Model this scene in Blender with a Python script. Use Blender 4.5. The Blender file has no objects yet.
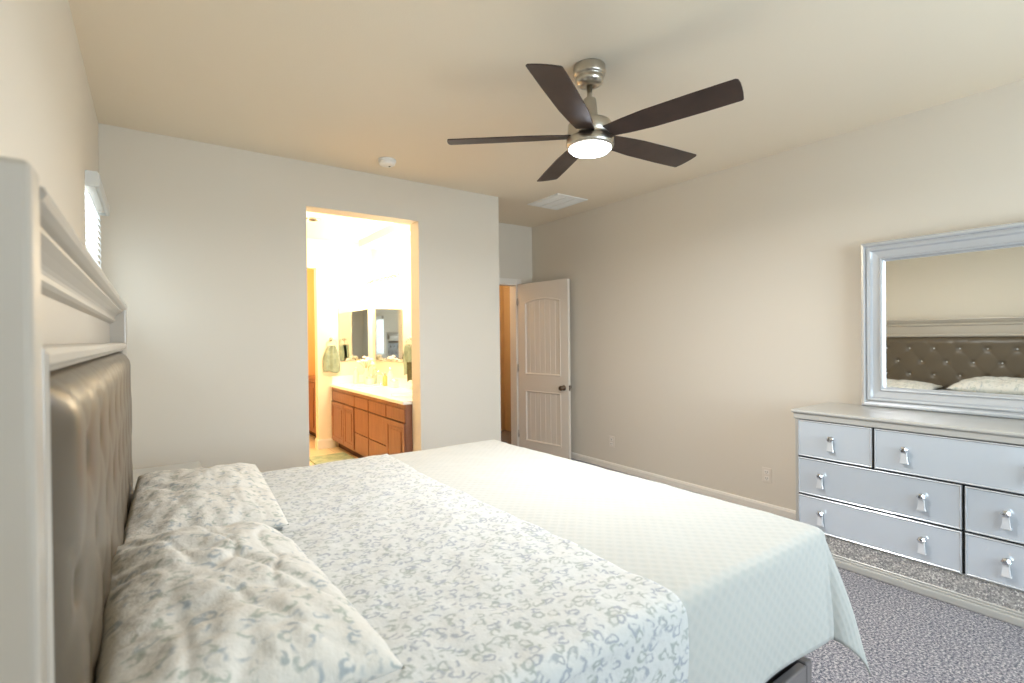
import bpy, bmesh, math, random
from math import sin, cos, pi, radians, hypot, exp
from mathutils import Vector, Matrix, noise
random.seed(7)
SC = bpy.context.scene
COL = SC.collection

# ------------------------------------------------------------------ camera
cam_d = bpy.data.cameras.new('camera')
cam = bpy.data.objects.new('camera', cam_d); COL.objects.link(cam)
SC.camera = cam
YAW, PITCH, ROLL, FPX = radians(35.5), radians(-0.38), radians(-0.6), 505.0
fw = Vector((sin(YAW)*cos(PITCH), cos(YAW)*cos(PITCH), sin(PITCH)))
rt = Vector((cos(YAW), -sin(YAW), 0)); up = rt.cross(fw)
r2 = cos(ROLL)*rt + sin(ROLL)*up; u2 = -sin(ROLL)*rt + cos(ROLL)*up
m = Matrix((r2, u2, -fw)).transposed().to_4x4(); m.translation = (0, 0, 1.37)
cam.matrix_world = m
cam_d.sensor_width = 36.0; cam_d.sensor_fit = 'HORIZONTAL'
cam_d.lens = FPX*36/1024
cam_d.clip_start = 0.02; cam_d.clip_end = 100
cam_d.dof.use_dof = True; cam_d.dof.focus_distance = 3.4; cam_d.dof.aperture_fstop = 3.2

# ------------------------------------------------------------------ world, lights, exposure
SC.view_settings.view_transform = 'Standard'
SC.view_settings.look = 'None'
SC.view_settings.gamma = 1.0
SC.view_settings.use_curve_mapping = False
SC.view_settings.exposure = 0.58
SC.cycles.max_bounces = 10
SC.cycles.diffuse_bounces = 7
SC.cycles.glossy_bounces = 6
SC.cycles.transmission_bounces = 6
SC.cycles.sample_clamp_indirect = 6
SC.cycles.caustics_reflective = False
SC.cycles.caustics_refractive = False
w = bpy.data.worlds.new('sky'); SC.world = w; w.use_nodes = True
w.node_tree.nodes['Background'].inputs[0].default_value = (0.75, 0.87, 1.0, 1)
w.node_tree.nodes['Background'].inputs[1].default_value = 3.0

def area(name, loc, aim, sx, sy, power, color, spread=180):
    d = bpy.data.lights.new(name, 'AREA'); d.shape = 'RECTANGLE'; d.size = sx; d.size_y = sy
    d.energy = power; d.color = color; d.spread = radians(spread)
    o = bpy.data.objects.new(name, d); COL.objects.link(o); o.location = loc
    o.rotation_euler = Vector(aim).to_track_quat('-Z', 'Y').to_euler()
    return o
def point(name, loc, power, color, rad=0.05):
    d = bpy.data.lights.new(name, 'POINT'); d.energy = power; d.color = color; d.shadow_soft_size = rad
    o = bpy.data.objects.new(name, d); COL.objects.link(o); o.location = loc
    return o
# daylight entering by the windows (each stands just outside its pane)
area('daylight_rear_window', (2.35, -1.63, 1.45), (0, 1, 0), 2.3, 1.5, 44, (0.74, 0.87, 1.0), 150)
area('daylight_left_window', (-0.47, -0.35, 1.45), (1, 0, 0), 0.9, 0.95, 3, (0.8, 0.9, 1.0))
area('daylight_small_window', (-0.47, 3.58, 1.85), (1, 0, 0), 0.62, 0.6, 2.5, (0.82, 0.91, 1.0))

# ------------------------------------------------------------------ materials
def lin(r, g, b):
    f = lambda v: (v/255/12.92) if v <= 10 else ((v/255+0.055)/1.055)**2.4
    return (f(r), f(g), f(b), 1)
def mat(name, col, rough=0.5, metal=0.0, spec=0.5, emit=None, es=0, bump=None, coat=0, trans=0, sheen=0):
    M = bpy.data.materials.new(name); M.use_nodes = True
    nt = M.node_tree; b = nt.nodes['Principled BSDF']
    b.inputs['Base Color'].default_value = lin(*col); b.inputs['Roughness'].default_value = rough
    b.inputs['Metallic'].default_value = metal; b.inputs['Specular IOR Level'].default_value = spec
    b.inputs['Coat Weight'].default_value = coat; b.inputs['Transmission Weight'].default_value = trans
    b.inputs['Sheen Weight'].default_value = sheen
    if emit: b.inputs['Emission Color'].default_value = lin(*emit); b.inputs['Emission Strength'].default_value = es
    if bump:
        sc, st, dist = bump
        tc = nt.nodes.new('ShaderNodeTexCoord'); n = nt.nodes.new('ShaderNodeTexNoise'); bp = nt.nodes.new('ShaderNodeBump')
        n.inputs['Scale'].default_value = sc; n.inputs['Detail'].default_value = 4
        bp.inputs['Strength'].default_value = st; bp.inputs['Distance'].default_value = dist
        nt.links.new(tc.outputs['Object'], n.inputs['Vector']); nt.links.new(n.outputs['Fac'], bp.inputs['Height'])
        nt.links.new(bp.outputs['Normal'], b.inputs['Normal'])
    return M
def nodes(M):
    nt = M.node_tree; return nt, nt.nodes['Principled BSDF'], nt.nodes.new, nt.links.new
def ramp(new, stops):
    r = new('ShaderNodeValToRGB'); e = r.color_ramp.elements
    while len(e) < len(stops): e.new(0.5)
    for k, (p, c) in enumerate(stops): e[k].position = p; e[k].color = c
    return r

M_WALL = mat('wall_paint', (222, 214, 200), 0.85, spec=0.25, bump=(160, 0.12, 0.002))
M_CEIL = mat('ceiling_paint', (237, 225, 204), 0.9, spec=0.2, bump=(120, 0.2, 0.003))
M_BATH = mat('bath_paint', (238, 226, 200), 0.7, spec=0.25, bump=(160, 0.1, 0.002))
M_TRIM = mat('trim_paint', (236, 230, 220), 0.4)
M_DOOR = mat('door_paint', (232, 222, 208), 0.45)
M_WHITE = mat('white_plastic', (240, 238, 232), 0.4)
M_NICK = mat('brushed_nickel', (196, 190, 178), 0.28, metal=1.0)
M_CHROME = mat('chrome', (225, 226, 228), 0.1, metal=1.0)
M_BRONZE = mat('aged_nickel_knob', (120, 105, 90), 0.3, metal=1.0)
M_DARKHOLE = mat('dark_slot', (40, 38, 36), 0.8)
M_BLIND = mat('blind_white', (240, 241, 240), 0.5)
M_VAL = mat('valance_white', (216, 217, 214), 0.35)
M_SILVER = mat('silver_paint', (198, 196, 190), 0.3, metal=0.25, coat=0.3)
M_HB = mat('headboard_silver_paint', (184, 176, 164), 0.32, metal=0.1, coat=0.3)
M_MFRAME = mat('mirror_frame_silver', (204, 207, 210), 0.25, metal=0.35, coat=0.4)
M_DRAWER = mat('drawer_front_glass', (212, 219, 226), 0.16, metal=0.25, spec=0.6, coat=0.6)
M_GAP = mat('dresser_gap', (44, 48, 54), 0.7)
M_MIRROR = mat('mirror_glass', (232, 233, 228), 0.02, metal=1.0)
M_CRYSTAL = mat('crystal', (244, 246, 248), 0.06, metal=0.35, spec=0.9)
M_LEATH = mat('tufted_satin', (92, 81, 66), 0.36, spec=0.5)
M_BOX = mat('box_spring_cover', (34, 38, 40), 0.9)
M_COUNTER = mat('counter_white', (245, 243, 236), 0.25)
M_MATT = mat('mattress_white', (225, 225, 222), 0.9)
def clear_pane():
    M = mat('window_pane_glass', (250, 252, 255), 0.02); nt = M.node_tree; new = nt.nodes.new; L = nt.links.new
    tr = new('ShaderNodeBsdfTransparent'); gl = new('ShaderNodeBsdfGlossy'); gl.inputs['Roughness'].default_value = 0.02
    tr.inputs[0].default_value = (.95, .97, .97, 1)
    mx = new('ShaderNodeMixShader'); mx.inputs[0].default_value = 0.06
    L(tr.outputs[0], mx.inputs[1]); L(gl.outputs[0], mx.inputs[2]); L(mx.outputs[0], nt.nodes['Material Output'].inputs[0]); return M
M_CLEARPANE = clear_pane()
M_PORC = mat('porcelain', (245, 245, 240), 0.15)
M_JAR = mat('cream_jar', (240, 236, 220), 0.3)
M_PETAL = mat('petal_white', (245, 240, 232), 0.6)
M_STEM = mat('stem_green', (150, 160, 110), 0.6)

def carpet():
    M = mat('carpet_pile', (140, 138, 146), 0.95, spec=0.1, sheen=0.2)
    nt, b, new, L = nodes(M); tc = new('ShaderNodeTexCoord')
    n = new('ShaderNodeTexNoise'); n.inputs['Scale'].default_value = 95; n.inputs['Detail'].default_value = 5; n.inputs['Roughness'].default_value = 0.75
    n2 = new('ShaderNodeTexNoise'); n2.inputs['Scale'].default_value = 5; n2.inputs['Detail'].default_value = 2
    L(tc.outputs['Object'], n.inputs['Vector']); L(tc.outputs['Object'], n2.inputs['Vector'])
    r = ramp(new, [(0.38, lin(44, 46, 58)), (0.46, lin(104, 103, 112)), (0.53, lin(148, 143, 145)), (0.62, lin(208, 199, 194))])
    mx = new('ShaderNodeMixRGB'); mx.blend_type = 'MULTIPLY'; mx.inputs[0].default_value = 0.35
    r3 = ramp(new, [(0.35, (0.75, 0.76, 0.8, 1)), (0.65, (1, 1, 1, 1))])
    L(n.outputs['Fac'], r.inputs[0]); L(n2.outputs['Fac'], r3.inputs[0]); L(r.outputs[0], mx.inputs[1]); L(r3.outputs[0], mx.inputs[2])
    L(mx.outputs[0], b.inputs['Base Color'])
    bp = new('ShaderNodeBump'); bp.inputs['Strength'].default_value = 0.6; bp.inputs['Distance'].default_value = 0.006
    L(n.outputs['Fac'], bp.inputs['Height']); L(bp.outputs['Normal'], b.inputs['Normal'])
    return M
M_CARPET = carpet()

def wood(name, c1, c2, rough=0.35, scale=6, vec=(1, 1, 9)):
    M = mat(name, c1, rough); nt, b, new, L = nodes(M)
    tc = new('ShaderNodeTexCoord'); mp = new('ShaderNodeMapping'); mp.inputs['Scale'].default_value = vec
    n = new('ShaderNodeTexNoise'); n.inputs['Scale'].default_value = scale; n.inputs['Detail'].default_value = 5
    r = ramp(new, [(0.3, lin(*c1)), (0.7, lin(*c2))])
    L(tc.outputs['Object'], mp.inputs[0]); L(mp.outputs[0], n.inputs['Vector']); L(n.outputs['Fac'], r.inputs[0]); L(r.outputs[0], b.inputs['Base Color'])
    return M
M_BLADE = wood('dark_walnut_blade', (50, 36, 31), (66, 49, 42), 0.45, 8, (1, 1, 1))
M_CAB = wood('cherry_cabinet', (126, 82, 60), (144, 98, 74), 0.35, 5, (6, 6, 1))
M_CABGAP = mat('cabinet_gap', (70, 34, 20), 0.6)

def tile():
    M = mat('bath_tile', (226, 206, 168), 0.35); nt, b, new, L = nodes(M)
    tc = new('ShaderNodeTexCoord'); br = new('ShaderNodeTexBrick'); br.offset = 0
    br.inputs['Scale'].default_value = 1; br.inputs['Brick Width'].default_value = 0.45; br.inputs['Row Height'].default_value = 0.45
    br.inputs['Mortar Size'].default_value = 0.004
    br.inputs['Color1'].default_value = lin(228, 208, 172); br.inputs['Color2'].default_value = lin(220, 200, 164); br.inputs['Mortar'].default_value = lin(186, 168, 138)
    L(tc.outputs['Object'], br.inputs['Vector']); L(br.outputs['Color'], b.inputs['Base Color'])
    return M
M_TILE = tile()

def glitter():
    M = mat('crushed_glass_band', (150, 148, 146), 0.4, metal=0.0); nt, b, new, L = nodes(M)
    tc = new('ShaderNodeTexCoord'); v = new('ShaderNodeTexVoronoi'); v.inputs['Scale'].default_value = 150
    L(tc.outputs['Object'], v.inputs['Vector'])
    sep = new('ShaderNodeSeparateColor'); L(v.outputs['Color'], sep.inputs[0])
    r = ramp(new, [(0.0, lin(132, 130, 130)), (0.45, lin(166, 163, 160)), (0.8, lin(196, 192, 188)), (1.0, lin(235, 232, 226))])
    L(sep.outputs[0], r.inputs[0]); L(r.outputs[0], b.inputs['Base Color'])
    bp = new('ShaderNodeBump'); bp.inputs['Strength'].default_value = 1; bp.inputs['Distance'].default_value = 0.004
    L(sep.outputs[1], bp.inputs['Height']); L(bp.outputs['Normal'], b.inputs['Normal'])
    return M
M_GLIT = glitter()

def paisley(name, base, c1, c2, dens=0.5, scale=21, wrinkle=0.5):
    """white cotton printed with small curled grey-blue and sage leaves"""
    M = mat(name, (235, 235, 230), 0.9, spec=0.15, sheen=0.15); nt, b, new, L = nodes(M)
    uv = new('ShaderNodeTexCoord')
    n = new('ShaderNodeTexNoise'); n.inputs['Scale'].default_value = 30; n.inputs['Detail'].default_value = 3
    L(uv.outputs['UV'], n.inputs['Vector'])
    ad = new('ShaderNodeVectorMath'); ad.operation = 'MULTIPLY_ADD'; ad.inputs[1].default_value = (0.045, 0.045, 0.0)
    L(n.outputs['Color'], ad.inputs[0]); L(uv.outputs['UV'], ad.inputs[2])
    mp = new('ShaderNodeMapping'); mp.inputs['Scale'].default_value = (1.0, 1.25, 1.0); mp.inputs['Rotation'].default_value = (0, 0, 0.5)
    L(ad.outputs[0], mp.inputs[0])
    v = new('ShaderNodeTexVoronoi'); v.voronoi_dimensions = '2D'; v.inputs['Scale'].default_value = scale; v.inputs['Randomness'].default_value = 0.75
    L(mp.outputs[0], v.inputs['Vector'])
    # ring around each cell centre
    ring = ramp(new, [(0.0, (0, 0, 0, 1)), (0.16, (0, 0, 0, 1)), (0.27, (1, 1, 1, 1)), (0.38, (1, 1, 1, 1)), (0.50, (0, 0, 0, 1))])
    L(v.outputs['Distance'], ring.inputs[0])
    # cut each ring open by an independent noise
    n2 = new('ShaderNodeTexNoise'); n2.inputs['Scale'].default_value = scale*1.15; n2.inputs['Detail'].default_value = 1
    L(uv.outputs['UV'], n2.inputs['Vector'])
    cut = ramp(new, [(dens-0.05, (0, 0, 0, 1)), (dens+0.05, (1, 1, 1, 1))]); L(n2.outputs['Fac'], cut.inputs[0])
    mul = new('ShaderNodeMath'); mul.operation = 'MULTIPLY'; L(ring.outputs[0], mul.inputs[0]); L(cut.outputs[0], mul.inputs[1])
    # leaf colour per cell
    sep = new('ShaderNodeSeparateColor'); L(v.outputs['Color'], sep.inputs[0])
    cr = ramp(new, [(0.0, lin(*c1)), (0.45, lin(*c1)), (0.6, lin(*c2)), (1.0, lin(*c2))]); L(sep.outputs[0], cr.inputs[0])
    mx = new('ShaderNodeMixRGB'); mx.inputs[1].default_value = lin(*base); L(cr.outputs[0], mx.inputs[2])
    m2 = new('ShaderNodeMath'); m2.operation = 'MULTIPLY'; m2.inputs[1].default_value = 0.68
    L(mul.outputs[0], m2.inputs[0]); L(m2.outputs[0], mx.inputs[0])
    L(mx.outputs[0], b.inputs['Base Color'])
    n3 = new('ShaderNodeTexNoise'); n3.inputs['Scale'].default_value = 22; n3.inputs['Detail'].default_value = 4
    L(uv.outputs['UV'], n3.inputs['Vector'])
    bp = new('ShaderNodeBump'); bp.inputs['Strength'].default_value = wrinkle; bp.inputs['Distance'].default_value = 0.012
    L(n3.outputs['Fac'], bp.inputs['Height']); L(bp.outputs['Normal'], b.inputs['Normal'])
    return M
M_SHEET = paisley('printed_cotton', (202, 203, 200), (134, 142, 155), (141, 150, 144), 0.475, 27)
M_PILLOW = paisley('printed_pillow_cotton', (212, 209, 201), (136, 150, 160), (148, 158, 146), 0.53, 25, 0.7)
M_LINING = paisley('printed_lining', (205, 225, 224), (140, 166, 172), (165, 190, 186), 0.47, 17)

def quilt(name, base, spot):
    M = mat(name, base, 0.85, spec=0.2, sheen=0.2); nt, b, new, L = nodes(M)
    uv = new('ShaderNodeTexCoord')
    mp = new('ShaderNodeMapping'); mp.inputs['Rotation'].default_value = (0, 0, pi/4); mp.inputs['Scale'].default_value = (1, 1, 1)
    L(uv.outputs['UV'], mp.inputs[0])
    v = new('ShaderNodeTexVoronoi'); v.voronoi_dimensions = '2D'; v.inputs['Scale'].default_value = 31; v.inputs['Randomness'].default_value = 0.05
    L(mp.outputs[0], v.inputs['Vector'])
    r = ramp(new, [(0.0, lin(*spot)), (0.2, lin(*spot)), (0.42, lin(*base)), (1.0, lin(*base))]); L(v.outputs['Distance'], r.inputs[0])
    L(r.outputs[0], b.inputs['Base Color'])
    bp = new('ShaderNodeBump'); bp.inputs['Strength'].default_value = 0.4; bp.inputs['Distance'].default_value = 0.005
    L(v.outputs['Distance'], bp.inputs['Height']); L(bp.outputs['Normal'], b.inputs['Normal'])
    return M
M_QUILT = quilt('quilted_mint_cotton', (184, 184, 178), (179, 181, 176))
M_RAIL = mat('bed_rail_paint', (128, 122, 120), 0.4, metal=0.2)

def towelm(name, a, b_):
    M = mat(name, a, 0.95, spec=0.1, sheen=0.3, bump=(400, 0.6, 0.003)); nt, b, new, L = nodes(M)
    tc = new('ShaderNodeTexCoord'); n = new('ShaderNodeTexNoise'); n.inputs['Scale'].default_value = 14
    L(tc.outputs['Object'], n.inputs['Vector']); r = ramp(new, [(0.4, lin(*a)), (0.6, lin(*b_))]); L(n.outputs['Fac'], r.inputs[0])
    L(r.outputs[0], b.inputs['Base Color']); return M
M_TOWEL = towelm('sage_terry', (132, 146, 128), (150, 162, 142))
M_TOWEL2 = towelm('dark_olive_terry', (84, 84, 60), (100, 98, 72))
M_RUG = towelm('green_rug_pile', (136, 156, 124), (168, 180, 142))

# ------------------------------------------------------------------ mesh helpers
def link(name, bm, m, parent=None, smooth=False, loc=None, angle=None):
    me = bpy.data.meshes.new(name)
    bmesh.ops.recalc_face_normals(bm, faces=bm.faces)
    bm.to_mesh(me); bm.free()
    for mm in (m if isinstance(m, (list, tuple)) else [m]): me.materials.append(mm)
    if smooth: me.polygons.foreach_set('use_smooth', [True]*len(me.polygons))
    o = bpy.data.objects.new(name, me); COL.objects.link(o)
    if parent: o.parent = parent
    if loc: o.location = loc
    return o
def tag(o, label=None, cat=None, group=None, kind=None):
    if label: o['label'] = label
    if cat: o['category'] = cat
    if group: o['group'] = group
    if kind: o['kind'] = kind
    return o
def empty(name, loc=(0, 0, 0), label=None, cat=None, group=None, rz=0):
    o = bpy.data.objects.new(name, None); COL.objects.link(o); o.location = loc; o.rotation_euler = (0, 0, rz)
    o.empty_display_size = 0.05
    return tag(o, label, cat, group)
def B(bm, x0, x1, y0, y1, z0, z1, bev=0, seg=2):
    r = bmesh.ops.create_cube(bm, size=1)
    bmesh.ops.scale(bm, vec=(x1-x0, y1-y0, z1-z0), verts=r['verts'])
    bmesh.ops.translate(bm, vec=((x0+x1)/2, (y0+y1)/2, (z0+z1)/2), verts=r['verts'])
    if bev:
        es = set(e for v in r['verts'] for e in v.link_edges)
        bmesh.ops.bevel(bm, geom=list(es), offset=bev, segments=seg, profile=0.5, affect='EDGES')
    return bm
def box(x0, x1, y0, y1, z0, z1, bev=0, seg=2):
    return B(bmesh.new(), x0, x1, y0, y1, z0, z1, bev, seg)
def lathe(bm, prof, n=32, c=(0, 0, 0), axis='z'):
    rings = []
    for (r, z) in prof:
        ring = []
        for k in range(n):
            a = 2*pi*k/n
            p = (r*cos(a), r*sin(a), z)
            if axis == 'x': p = (z, r*cos(a), r*sin(a))
            if axis == 'y': p = (r*cos(a), z, r*sin(a))
            ring.append(bm.verts.new((p[0]+c[0], p[1]+c[1], p[2]+c[2])))
        rings.append(ring)
    for a, b in zip(rings, rings[1:]):
        for k in range(n): bm.faces.new((a[k], a[(k+1) % n], b[(k+1) % n], b[k]))
    for ring in (rings[0], rings[-1]):
        try: bm.faces.new(ring)
        except ValueError: pass
    return bm
def tube(bm, pts, r, n=10):
    pts = [Vector(p) for p in pts]; rings = []
    for i, p in enumerate(pts):
        d = (pts[min(i+1, len(pts)-1)]-pts[max(i-1, 0)]).normalized()
        q = d.to_track_quat('Z', 'Y'); rr = r[i] if isinstance(r, (list, tuple)) else r
        rings.append([bm.verts.new(p+q @ Vector((rr*cos(2*pi*k/n), rr*sin(2*pi*k/n), 0))) for k in range(n)])
    for a, b in zip(rings, rings[1:]):
        for k in range(n): bm.faces.new((a[k], a[(k+1) % n], b[(k+1) % n], b[k]))
    bm.faces.new(rings[0]); bm.faces.new(rings[-1]); return bm
def prism(bm, pts, f, d0, d1):
    """polygon pts (a,b) extruded from d0 to d1; f(a,b,d) gives the 3D point"""
    A = [bm.verts.new(f(a, b, d0)) for a, b in pts]; C = [bm.verts.new(f(a, b, d1)) for a, b in pts]
    n = len(pts); bm.faces.new(A); bm.faces.new(C)
    for k in range(n): bm.faces.new((A[k], A[(k+1) % n], C[(k+1) % n], C[k]))
    return bm
def frame_sweep(bm, prof, y0, y1, z0, z1, f):
    """closed rectangular moulding; prof = (inset, height) list going outside to inside; f(a,b,h)"""
    rings = []
    for (ins, h) in prof:
        rings.append([bm.verts.new(f(a, b, h)) for a, b in ((y0+ins, z0+ins), (y1-ins, z0+ins), (y1-ins, z1-ins), (y0+ins, z1-ins))])
    for a, b in zip(rings, rings[1:]+rings[:1]):
        for k in range(4): bm.faces.new((a[k], a[(k+1) % 4], b[(k+1) % 4], b[k]))
    return bm
def wall_x(name, x0, x1, y0, y1, z0, z1, holes, m):
    """wall normal to X between x0..x1 with rectangular holes (y0,y1,z0,z1)"""
    bm = bmesh.new(); ys = sorted({y0, y1} | {h[0] for h in holes} | {h[1] for h in holes}); zs = sorted({z0, z1} | {h[2] for h in holes} | {h[3] for h in holes})
    for a, b in zip(ys, ys[1:]):
        for c, d in zip(zs, zs[1:]):
            if any(h[0] <= a and b <= h[1] and h[2] <= c and d <= h[3] for h in holes): continue
            B(bm, x0, x1, a, b, c, d)
    merge(bm)
    return tag(link(name, bm, m), kind='structure')
def wall_y(name, y0, y1, x0, x1, z0, z1, holes, m):
    bm = bmesh.new(); xs = sorted({x0, x1} | {h[0] for h in holes} | {h[1] for h in holes}); zs = sorted({z0, z1} | {h[2] for h in holes} | {h[3] for h in holes})
    for a, b in zip(xs, xs[1:]):
        for c, d in zip(zs, zs[1:]):
            if any(h[0] <= a and b <= h[1] and h[2] <= c and d <= h[3] for h in holes): continue
            B(bm, a, b, y0, y1, c, d)
    merge(bm)
    return tag(link(name, bm, m), kind='structure')
def merge(bm):
    bmesh.ops.remove_doubles(bm, verts=bm.verts, dist=1e-5)
    seen = {}
    for f in bm.faces:
        key = tuple(round(c, 4) for c in f.calc_center_median()); seen.setdefault(key, []).append(f)
    dead = [f for fs in seen.values() if len(fs) > 1 for f in fs]
    if dead: bmesh.ops.delete(bm, geom=dead, context='FACES_ONLY')
def st(name, bm, m): return tag(link(name, bm, m), kind='structure')
def copytree(o, parent=None):
    c = o.copy(); COL.objects.link(c)
    if parent: c.parent = parent
    for ch in list(o.children): copytree(ch, c)
    return c
def fb(z, y, d): return d

# ------------------------------------------------------------------ room shell
XL, XR, YB, YF, YN, CH = -0.257, 3.88, -1.45, 4.095, 4.989, 2.75
XE = 2.776                       # free end of the far wall
T = 0.175
st('floor', box(XL-.2, XR+.2, YB-.2, YF+T*.5, -0.1, 0), M_CARPET)
st('floor_entry', box(XE-.02, XR+.2, YF+T*.5, YN+.1, -0.1, 0), M_CARPET)
st('ceiling', box(XL-.2, XR+.2, YB-.2, YN+.14, CH, CH+.1), M_CEIL)
wall_x('wall_left', XL-T, XL, YB, YF, 0, CH, [(-.85, .15, .95, 1.95), (3.22, 3.94, 1.55, 2.16)], M_WALL)
wall_y('wall_back', YB-T, YB, XL-T, XR, 0, CH, [(1.2, 3.5, .7, 2.2)], M_WALL)
wall_x('wall_right', XR, XR+T, YB-T, YN+.14, 0, CH, [], M_WALL)
wall_y('wall_far', YF, YF+T, XL-T, XE, 0, CH, [(.983, 1.923, 0, 2.408)], M_WALL)
wall_x('wall_entry_side', XE-.12, XE, YF+T, YN, 0, CH, [], M_WALL)
wall_y('wall_entry', YN, YN+.13, XE-.12, XR, 0, CH, [(2.84, 3.64, 0, 2.03)], M_WALL)
# hall beyond the entry door
st('floor_hall', box(XE-.6, XR+.5, YN+.1, 6.4, -0.1, 0), M_CARPET)
st('ceiling_hall', box(XE-.6, XR+.5, YN+.14, 6.4, 2.55, 2.65), M_CEIL)
M_HALL = mat('hall_lamplit_paint', (214, 190, 152), 0.85, spec=0.2)  # beige paint with the lamp's warm light mixed into its colour
wall_y('wall_hall_far', 6.2, 6.3, XE-.1, XR+.5, 0, 2.55, [], M_HALL)
wall_x('wall_hall_left', XE-.12, XE-.04, YN+.13, 6.3, 0, 2.55, [], M_HALL)
wall_x('wall_hall_right', XR+.4, XR+.5, YN+.13, 6.3, 0, 2.55, [], M_HALL)
wall_y('wall_hall_near', YN, YN+.13, XR+T, XR+.5, 0, 2.55, [], M_HALL)
point('hall_ceiling_lamp', (3.2, 5.75, 2.3), 9, (1.0, 0.78, 0.52), .12)
# bathroom
BX, BY, BH = 2.40, 6.57, 2.64
st('floor_bath', box(XL-.2, BX+.12, YF+T*.5, 8.9, -0.1, 0), M_TILE)
st('ceiling_bath', box(XL-.2, BX+.12, YF+T, 8.9, BH, BH+.1), M_BATH)
wall_x('wall_bath_right', BX, BX+.12, YF+T, 8.9, 0, BH, [], M_BATH)
wall_x('wall_bath_left', XL-.1, XL, YF+T, 8.9, 0, BH, [], M_BATH)
wall_y('wall_bath_far', BY, BY+.12, XL, BX, 0, BH, [(.80, 1.69, 0, 2.27)], M_BATH)
M_CLOSET = mat('closet_lamplit_paint', (232, 194, 136), 0.8, spec=0.2)  # wall paint tinted orange: the bulb glow is put into the colour
wall_y('wall_closet_far', 8.0, 8.1, XL, BX, 0, BH, [], M_CLOSET)
wall_x('wall_closet_right', BX-.12, BX-.001, BY+.12, 8.0, 0, BH, [], M_CLOSET)
point('closet_lamp', (1.1, 7.3, 2.3), 26, (1.0, 0.78, 0.50), .1)
# skirting
def skirt(name, bm): return st(name, bm, M_TRIM)
def skirt_prof(bm, f, a0, a1, h=.066):
    prism(bm, [(0, 0), (.014, 0), (.014, h-.02), (.008, h-.004), (0, h)], f, a0, a1); return bm
skirt('baseboard_right', skirt_prof(bmesh.new(), lambda a, b, d: (XR-a, d, b), YB, YN))
skirt('baseboard_left', skirt_prof(bmesh.new(), lambda a, b, d: (XL+a, d, b), YB, YF))
bm = bmesh.new(); skirt_prof(bm, lambda a, b, d: (d, YF-a, b), XL+.015, .983); skirt_prof(bm, lambda a, b, d: (d, YF-a, b), 1.923, XE)
skirt('baseboard_far', bm)
skirt('baseboard_back', skirt_prof(bmesh.new(), lambda a, b, d: (d, YB+a, b), XL+.015, XR-.015))
skirt('baseboard_entry', skirt_prof(bmesh.new(), lambda a, b, d: (XE+a, d, b), YF, YN))
bm = bmesh.new(); skirt_prof(bm, lambda a, b, d: (d, BY-a, b), 1.69-.014, 1.90, .12); skirt_prof(bm, lambda a, b, d: (1.69-a, d, b), BY, BY+.12, .12)
skirt('baseboard_bath', bm)

# door casing of the entry (trim) and the panelled door
def casing(name, x0, x1, z1, y, wdt=.06):
    bm = bmesh.new()
    B(bm, x0-wdt, x0, y-.015, y, 0, z1+wdt, .004); B(bm, x1, x1+wdt, y-.015, y, 0, z1+wdt, .004); B(bm, x0+.0005, x1-.0005, y-.015, y, z1, z1+wdt, .004)
    B(bm, x0, x0+.015, y, y+.13, 0, z1); B(bm, x1-.015, x1, y, y+.13, 0, z1); B(bm, x0+.016, x1-.016, y, y+.13, z1-.015, z1)
    return st(name, bm, M_TRIM)
casing('trim_1', 2.84, 3.64, 2.03, YN)

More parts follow.
